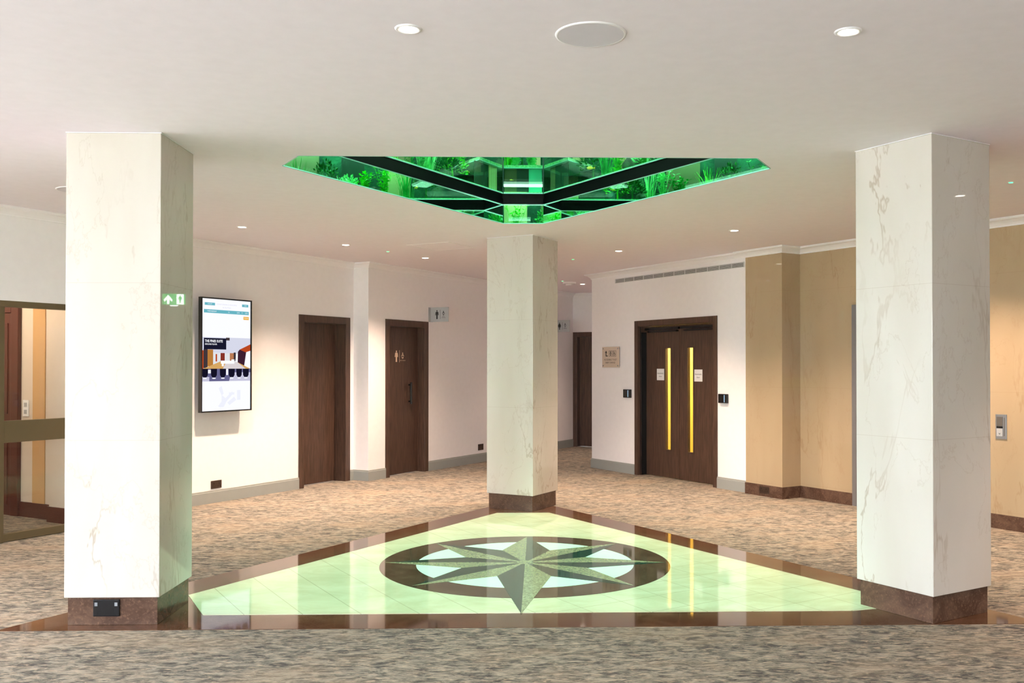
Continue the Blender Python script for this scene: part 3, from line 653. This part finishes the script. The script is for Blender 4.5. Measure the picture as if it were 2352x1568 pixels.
# hanging exit sign behind the far column, seen in the polished column
EXG = glow('exit_green', (.03, .6, .14, 1), 3.2); EXW = glow('exit_white', (.9, 1, .95, 1), 5)
ex = tag(thing('exit_sign', (-.195, 10.62, 2.16), math.radians(-6)), 'green running man exit sign mirrored in the brightly lit column', 'exit sign')
MB().box(-.13, .13, -.012, .012, 0, .13).build('case', PAPER, ex)
face = MB().box(-.125, .125, -.014, -.012, .004, .126).build('face', EXG, ex)
ym = -.0145
m = MB(); m.plate([(.047, .012), (.075, .012), (.075, .06), (.1, .036), (.11, .06), (.061, .115), (.012, .06), (.022, .036), (.047, .06)], ym - .001, ym); m.build('arrow', EXW, face)
m = MB(); m.plate([(-.108, .008), (-.03, .008), (-.03, .122), (-.108, .122)], ym - .001, ym); m.build('doorway', EXW, face)
m = MB(); symbol(m, 'man', -.069, .025, .085, ym - .0012); m.build('running_man', EXG, face)
for x in (-.1, .1):
    m = MB(); m.cyl(x, 0, .13, H - 2.16, .004, n=10); m.build('rod', STEEL, ex)
m = MB(); m.box(-.04, .04, -.012, .012, -.012, 0); m.build('downlamp', EXW, ex)

# ------------------------------------------------------------------ aquarium ring above the ceiling opening
def band(d0, d1, z0, z1, mi=0, m=None, skip=()):
    m = m or MB(); A = hexoff(d0); B = hexoff(d1)
    for i in range(6):
        if i in skip: continue
        j = (i + 1) % 6; vs = []
        for z in (z0, z1): vs += [(A[i].x, A[i].y, z), (A[j].x, A[j].y, z), (B[j].x, B[j].y, z), (B[i].x, B[i].y, z)]
        m.add(vs, [(3, 2, 1, 0), (4, 5, 6, 7), (0, 1, 5, 4), (1, 2, 6, 5), (2, 3, 7, 6), (3, 0, 4, 7)], mi)
    return m
ZB0, ZB1, ZT = 2.986, 3.084, 3.78
aq = tag(thing('aquarium', (0, 0, 0)), 'green lit ring aquarium set into the hexagonal ceiling opening', 'aquarium')
sides = ['front', 'right corner', 'right', 'back', 'left', 'left corner']
for i in range(6):
    a, b = HEX[i], HEX[(i + 1) % 6]; t = (b - a).normalized(); n = Vector((t.y, -t.x)); Ln = (b - a).length; ang = math.atan2(t.y, t.x)
    # local frame: x along the side, y outwards is -y  (side runs with the room on its left)
    def P(name, mats, x0, x1, d0, d1, z0, z1):
        return MB().box(x0, x1, -d1, -d0, z0, z1).build(name, mats, aq, (a.x, a.y, 0), ang)
    P('mirror_panel', MIRROR, -.004, Ln + .004, .001, .007, H + .002, ZB0)
    for y1, z0, z1 in ((.001, H - .001, H + .006), (.002, ZB0 - .009, ZB0 - .003)): MB().box(.002, Ln - .002, -.008, y1, z0, z1).build('glass_edge', EDGE, aq, (a.x, a.y, 0), ang)
    P('front_pane', TANKGLASS, -.005, Ln + .005, .0, .01, ZB1, ZT)
    m = MB(); m.box(.004, Ln - .004, -.012, .002, ZB1, ZB1 + .008); m.build('glass_edge', EDGE, aq, (a.x, a.y, 0), ang)
m = band(-.004, .42, ZB0, ZB0 + .05); band(.012, .42, ZB0 + .05, ZB1, 0, m); m.build('black_frame', BLACKM, aq)
band(.42, .45, ZB0, ZT).build('back_wall', MOSS, aq)
band(.012, .42, ZB1, ZB1 + .018).build('gravel_bed', GRAVEL, aq)
for i in range(6):
    q = HEX[i]; m = MB(); m.cyl(q.x, q.y, ZB1, ZT, .006, n=8); m.build('corner_post', DKGREEN, aq)
# raised gravel shelf round the back corner
A = hexoff(.012); B = hexoff(.42); m = MB()
def lerp(a, b, t): return a + (b - a) * t
tS = .14
shelf = [lerp(A[3], A[2], tS), A[3], A[4], lerp(A[4], A[5], tS), lerp(B[4], B[5], tS), B[4], B[3], lerp(B[3], B[2], tS)]
ZS = 3.325
m.prism([(q.x, q.y) for q in shelf][::-1], ZS, ZS + .008, 0); m.build('shelf_glass', EDGE, aq)
m = MB(); m.prism([(q.x, q.y) for q in shelf][::-1], ZS + .008, ZS + .03, 0); m.build('shelf_gravel', GRAVEL, aq)
# boards behind the panes; olive, teal and cyan imitate reflections and lit glimpses
def board(side, t0, t1, d, z0, z1, mat, name='patch_board'):
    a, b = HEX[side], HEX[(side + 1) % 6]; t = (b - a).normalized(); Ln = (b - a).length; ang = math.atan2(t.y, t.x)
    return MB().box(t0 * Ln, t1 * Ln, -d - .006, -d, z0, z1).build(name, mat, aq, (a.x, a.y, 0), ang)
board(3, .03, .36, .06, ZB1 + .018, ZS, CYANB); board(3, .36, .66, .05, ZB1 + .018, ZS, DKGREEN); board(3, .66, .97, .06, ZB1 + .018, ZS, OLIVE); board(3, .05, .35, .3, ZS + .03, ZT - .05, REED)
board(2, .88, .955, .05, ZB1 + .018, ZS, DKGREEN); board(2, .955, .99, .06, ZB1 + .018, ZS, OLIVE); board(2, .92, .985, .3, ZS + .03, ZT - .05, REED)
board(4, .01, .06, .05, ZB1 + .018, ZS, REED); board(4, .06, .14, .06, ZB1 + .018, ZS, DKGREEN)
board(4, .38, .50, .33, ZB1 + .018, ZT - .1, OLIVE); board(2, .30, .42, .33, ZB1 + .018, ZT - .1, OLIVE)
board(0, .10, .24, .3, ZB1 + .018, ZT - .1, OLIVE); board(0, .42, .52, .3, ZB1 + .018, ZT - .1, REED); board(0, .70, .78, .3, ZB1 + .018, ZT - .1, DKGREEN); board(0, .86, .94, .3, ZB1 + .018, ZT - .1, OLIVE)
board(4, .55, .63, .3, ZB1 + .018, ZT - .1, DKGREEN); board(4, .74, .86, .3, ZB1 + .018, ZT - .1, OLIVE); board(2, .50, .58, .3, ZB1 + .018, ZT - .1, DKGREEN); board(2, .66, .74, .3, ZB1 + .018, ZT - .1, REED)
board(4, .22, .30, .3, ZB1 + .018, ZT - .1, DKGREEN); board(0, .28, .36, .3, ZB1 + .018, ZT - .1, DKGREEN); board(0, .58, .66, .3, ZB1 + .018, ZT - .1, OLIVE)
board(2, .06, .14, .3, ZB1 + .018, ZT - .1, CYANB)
band(-.004, .45, ZT, ZT + .03).build('lid', BLACKM, aq)
TUBE = glow('tank_tube', (.7, 1, .85, 1), 6)
GRN = (.70, 1, .84)
for i in (0, 2, 4, 3):
    a, b = HEX[i], HEX[(i + 1) % 6]; t = (b - a).normalized(); n = Vector((t.y, -t.x)); Ln = (b - a).length; ang = math.atan2(t.y, t.x)
    m = MB(); m.box(.05 * Ln, .95 * Ln, -.17, -.14, ZT - .03, ZT - .006); m.build('light_tube', TUBE, aq, (a.x, a.y, 0), ang)
    l = bpy.data.lights.new('tank_lamp', 'AREA'); l.shape = 'RECTANGLE'; l.size = Ln * .9; l.size_y = .2; l.energy = 13 * Ln; l.color = GRN
    o = bpy.data.objects.new('tank_lamp', l); COL.objects.link(o); c = (a + b) / 2 + n * .24; o.location = (c.x, c.y, ZT - .035); o.rotation_euler = (0, 0, ang)
# light well above
m = band(-.004, .1, ZT + .03, 9.2); struct(m.build('wall_light_well', SHAFT), 'dark wall of the light well over the aquarium', 'wall')
m = MB(); m.prism([(q.x, q.y) for q in hexoff(.1)], 9.2, 9.25); struct(m.build('ceiling_light_well', SHAFT), 'top of the light well', 'ceiling')
l = bpy.data.lights.new('light_well_lamp', 'AREA'); l.shape = 'DISK'; l.size = .9; l.energy = 1000; l.color = (.40, 1, .74)
o = bpy.data.objects.new('light_well_lamp', l); COL.objects.link(o); o.location = (.08, 6.95, 9.1)

# plants
def rnd(a, b): return random.uniform(a, b)
def leaf_quad(mb, p, d, L, w, up, mi=0):
    d = d.normalized(); s = d.cross(up)
    if s.length < 1e-3: s = Vector((1, 0, 0))
    s.normalize(); nrm = s.cross(d)
    v = [p, p + d * L * .35 + s * w, p + d * L * .75 + s * w * .7 + nrm * L * .05, p + d * L + nrm * L * -.03, p + d * L * .75 - s * w * .7 + nrm * L * .05, p + d * L * .35 - s * w, p + d * L * .45 + nrm * L * .06]
    mb.add(v, [(0, 1, 6), (1, 2, 6), (2, 3, 6), (3, 4, 6), (4, 5, 6), (5, 0, 6)], mi)
def grass(h, r, n, w=.006):
    m = MB()
    for k in range(n):
        a = rnd(0, 2 * PI); q = r * rnd(0, .6); p = Vector((q * math.cos(a), q * math.sin(a), 0)); lean = rnd(.05, .45); hh = h * rnd(.55, 1); s = Vector((-math.sin(a), math.cos(a), 0)) * w; vs = []
        for j in range(5):
            f = j / 4; c = p + Vector((math.cos(a), math.sin(a), 0)) * (lean * hh * f * f) + Vector((0, 0, hh * f * (1 - .18 * lean * f)))
            ww = s * (1 - f * .85); vs += [c - ww, c + ww]
        m.add(vs, [(2 * j, 2 * j + 1, 2 * j + 3, 2 * j + 2) for j in range(4)])
    return m
def leafy(h, r, n, L=.05):
    m = MB()
    for k in range(n):
        a = rnd(0, 2 * PI); lean = rnd(.05, .5); hh = h * rnd(.6, 1)
        for j in range(7):
            f = (j + 1) / 7; c = Vector((math.cos(a) * lean * hh * f * f + rnd(-.01, .01), math.sin(a) * lean * hh * f * f + rnd(-.01, .01), hh * f))
            for q in range(3):
                b = rnd(0, 2 * PI); leaf_quad(m, c, Vector((math.cos(b), math.sin(b), rnd(.1, .7))), L * rnd(.7, 1.2), L * .22, Vector((0, 0, 1)))
        p0 = Vector((0, 0, 0)); p1 = Vector((math.cos(a) * lean * hh, math.sin(a) * lean * hh, hh)); s = Vector((.0025, .0025, 0)); m.add([p0 - s, p0 + s, p1 + s, p1 - s], [(0, 1, 2, 3)])
    return m
def bush(h, r, n, L=.03):
    m = MB()
    for k in range(n):
        a = rnd(0, 2 * PI); c = rnd(-.2, 1); rr = rnd(.55, 1); q = math.sqrt(max(0, 1 - c * c))
        p = Vector((r * rr * q * math.cos(a), r * rr * q * math.sin(a), h * (.35 + .6 * c * rr))); p.z = max(.0, p.z)
        leaf_quad(m, p, Vector((q * math.cos(a), q * math.sin(a), c + .3)), L * rnd(.7, 1.4), L * .3, Vector((rnd(-1, 1), rnd(-1, 1), 1)))
    # short trunk so that the clump is rooted
    m.cyl(0, 0, 0, h * .5, .012, .005, 8); return m
KN = {'g': ('grassy', grass), 'l': ('leafy', leafy), 'b': ('bushy', bush)}
SHADE = ['bright', 'mid', 'dark', 'pale']
def plant(side, t, d, kind, shade, h, where, z=None, n=None):
    a, b = HEX[side], HEX[(side + 1) % 6]; v = (b - a).normalized(); nn = Vector((v.y, -v.x)); p = a + v * (t * (b - a).length) + nn * d
    z = ZB1 + .018 if z is None else z; r = min(h * .5, .13)
    mb = KN[kind][1](h, r, n or {'g': 46, 'l': 11, 'b': 330}[kind])
    # keep the plant inside its tank: clamp towards the pane and the back wall
    out = []
    for x, y, zz in mb.v:
        w = Vector((x, y)); q = d + w.dot(nn); q2 = min(max(q, .018), .405); w = w + nn * (q2 - q); out.append((w.x, w.y, min(zz, ZT - .06 - z)))
    mb.v = out
    o = mb.build('aquarium_plant', PLANTM[shade], None, (p.x, p.y, z))
    return tag(o, '%s %s green water plant %s' % (KN[kind][0], SHADE[shade], where), 'water plant', 'aquarium plants')
ZG = ZS + .03
plant(3, .86, .16, 'g', 0, .34, 'in the left half of the back tank', ZG); plant(3, .52, .20, 'b', 2, .36, 'filling the middle of the back tank', ZG); plant(3, .68, .10, 'l', 3, .14, 'low in the middle of the back tank', ZG); plant(3, .28, .14, 'l', 3, .12, 'in front of the cream reeds of the back tank', ZG)
L_ = [(.07, 'b', 2, .36, ZG), (.125, 'l', 1, .30, ZG), (.20, 'b', 0, .36, None), (.25, 'b', 2, .24, None), (.31, 'g', 3, .42, None), (.36, 'l', 3, .36, None), (.42, 'l', 1, .26, None), (.52, 'g', 0, .4, None), (.60, 'b', 2, .42, None), (.70, 'l', 1, .4, None), (.80, 'b', 0, .3, None), (.90, 'l', 3, .36, None)]
pos = ['nearest the back corner', 'second from the back corner', 'third from the back corner', 'fourth from the back corner', 'fifth from the back corner', 'sixth from the back corner', 'seventh from the back corner', 'eighth from the back corner', 'ninth from the back corner', 'third from the front', 'second from the front', 'nearest the front']
for (t, k, s, h, z), w in zip(L_, pos): plant(4, t, rnd(.12, .24), k, s, h, 'behind the left tank pane, ' + w, z)
R_ = [(.93, 'b', 2, .34, ZG), (.875, 'l', 1, .3, ZG), (.80, 'b', 2, .44, None), (.73, 'g', 1, .46, None), (.66, 'l', 0, .36, None), (.58, 'l', 0, .30, None), (.53, 'b', 3, .26, None), (.46, 'b', 2, .42, None), (.36, 'g', 1, .42, None), (.24, 'l', 3, .38, None), (.15, 'b', 0, .3, None), (.06, 'l', 1, .34, None)]
for (t, k, s, h, z), w in zip(R_, pos): plant(2, t, rnd(.12, .24), k, s, h, 'behind the right tank pane, ' + w, z)
for t, k, s, h, w in ((.06, 'b', 0, .3, 'first from the left'), (.18, 'g', 3, .42, 'second from the left'), (.31, 'b', 2, .42, 'third from the left'), (.47, 'l', 0, .4, 'fourth from the left'), (.60, 'b', 1, .36, 'fourth from the right'), (.68, 'g', 0, .4, 'third from the right'), (.82, 'l', 3, .38, 'second from the right'), (.95, 'b', 0, .34, 'first from the right')):
    plant(0, t, rnd(.1, .2), k, s, h, 'of the front tank, ' + w)
plant(1, .5, .16, 'l', 0, .34, 'in the small right corner tank'); plant(5, .5, .16, 'b', 0, .34, 'in the small left corner tank')
# rocks and fish
def rock(side, t, d, r, z, label):
    a, b = HEX[side], HEX[(side + 1) % 6]; v = (b - a).normalized(); nn = Vector((v.y, -v.x)); p = a + v * (t * (b - a).length) + nn * d
    bm = bmesh.new(); bmesh.ops.create_icosphere(bm, subdivisions=3, radius=r)
    for q in bm.verts: q.co *= 1 + .14 * math.sin(9 * q.co.x / r * .5 + 3) * math.cos(7 * q.co.y / r * .5 + q.co.z / r); q.co.z = max(q.co.z * .8 + r * .7, 0)
    me = bpy.data.meshes.new('rock'); bm.to_mesh(me); bm.free(); me.materials.append(ROCKM); me.polygons.foreach_set('use_smooth', [True] * len(me.polygons))
    o = bpy.data.objects.new('aquarium_rock', me); COL.objects.link(o); o.location = (p.x, p.y, z); tag(o, label, 'rock', 'aquarium rocks')
rock(2, .62, .2, .09, ZB1 + .018, 'round dark rock behind the right tank pane'); rock(4, .28, .12, .05, ZB1 + .018, 'small pale rock behind the left tank pane'); rock(3, .80, .25, .07, ZG, 'sloping rock in the back tank')
def fish(side, t, d, z, L, label, rz=0):
    a, b = HEX[side], HEX[(side + 1) % 6]; v = (b - a).normalized(); nn = Vector((v.y, -v.x)); p = a + v * (t * (b - a).length) + nn * d
    f = tag(thing('fish', (p.x, p.y, z), math.atan2(v.y, v.x) + rz), label, 'fish', 'aquarium fish')
    bm = bmesh.new(); bmesh.ops.create_uvsphere(bm, u_segments=14, v_segments=8, radius=1)
    for q in bm.verts:
        x = q.co.x; k = (1 - .35 * max(0, -x)); q.co = Vector((x * L * .4, q.co.y * L * .09 * k, q.co.z * L * .19 * k))
    me = bpy.data.meshes.new('body'); bm.to_mesh(me); bm.free(); me.materials.append(FISHM); me.polygons.foreach_set('use_smooth', [True] * len(me.polygons))
    o = bpy.data.objects.new('body', me); COL.objects.link(o); o.parent = f
    m = MB(); m.plate([(-L * .34, 0), (-L * .62, -L * .16), (-L * .55, 0), (-L * .62, L * .16)], -.001, .001); m.build('tail', FISHM, f)
    m = MB(); m.plate([(-L * .12, L * .15), (L * .1, L * .16), (-L * .1, L * .27)], -.001, .001); m.build('fin', FISHM, f)
fish(2, .77, .07, 3.215, .075, 'golden fish swimming near the right tank pane', 1.0)
fish(4, .18, .06, 3.20, .05, 'small golden fish behind the left tank pane'); fish(3, .80, .035, 3.22, .035, 'tiny yellow fish low in the back tank')

# ------------------------------------------------------------------ outside, daylight
def mk_grass():
    t = NT('lawn'); n = t.noise(t.pos(), 1.2, 6, .7); t.bsdf(t.mix(n, rgb(86, 120, 50), rgb(140, 160, 84)), .9, .1); return t.m
m = MB(); m.box(-90, 60, -110, -45, -.3, -.14); struct(m.build('ground_lawn', mk_grass()), 'lawn outside the front windows', 'lawn')
m = MB(); m.box(-90, 60, -45, 60, -.3, -.14); struct(m.build('ground_paving', plain('grey_paving', rgb(196, 192, 190), .9, .1)), 'grey paving outside the front windows', 'paving')
w = bpy.data.worlds.new('sky'); SC.world = w; w.use_nodes = True
nt = w.node_tree; bg = nt.nodes['Background']; bg.inputs[0].default_value = (.82, .91, 1, 1); bg.inputs[1].default_value = 18.5
l = bpy.data.lights.new('sun', 'SUN'); l.energy = 860; l.angle = .01; l.color = (1, .99, .98)
o = bpy.data.objects.new('sun', l); COL.objects.link(o); o.location = (-20, -12, 30); o.rotation_euler = (0, math.radians(42), 0)
# ------------------------------------------------------------------ camera and view
F = 2145.37; CX, CY = 1239.08, 819.05; YAW, PIT = math.radians(1.4627), math.radians(.5872)
cam = bpy.data.cameras.new('camera'); co = bpy.data.objects.new('camera', cam); COL.objects.link(co)
co.location = (0, 0, 1.47); co.rotation_euler = (PI / 2 + PIT, 0, -YAW)
cam.sensor_fit = 'HORIZONTAL'; cam.sensor_width = 36; cam.lens = F / 2352 * 36
cam.shift_x = -(CX - 1176) / 2352; cam.shift_y = (CY - 784) / 2352; cam.clip_start = .05
SC.camera = co
SC.view_settings.view_transform = 'Standard'; SC.view_settings.look = 'None'; SC.view_settings.gamma = 1; SC.view_settings.exposure = .32
c = SC.cycles
c.use_denoising = True; c.max_bounces = 10; c.diffuse_bounces = 6; c.glossy_bounces = 6; c.transmission_bounces = 8; c.transparent_max_bounces = 16
c.caustics_reflective = False; c.caustics_refractive = False; c.sample_clamp_indirect = 6; c.blur_glossy = .5
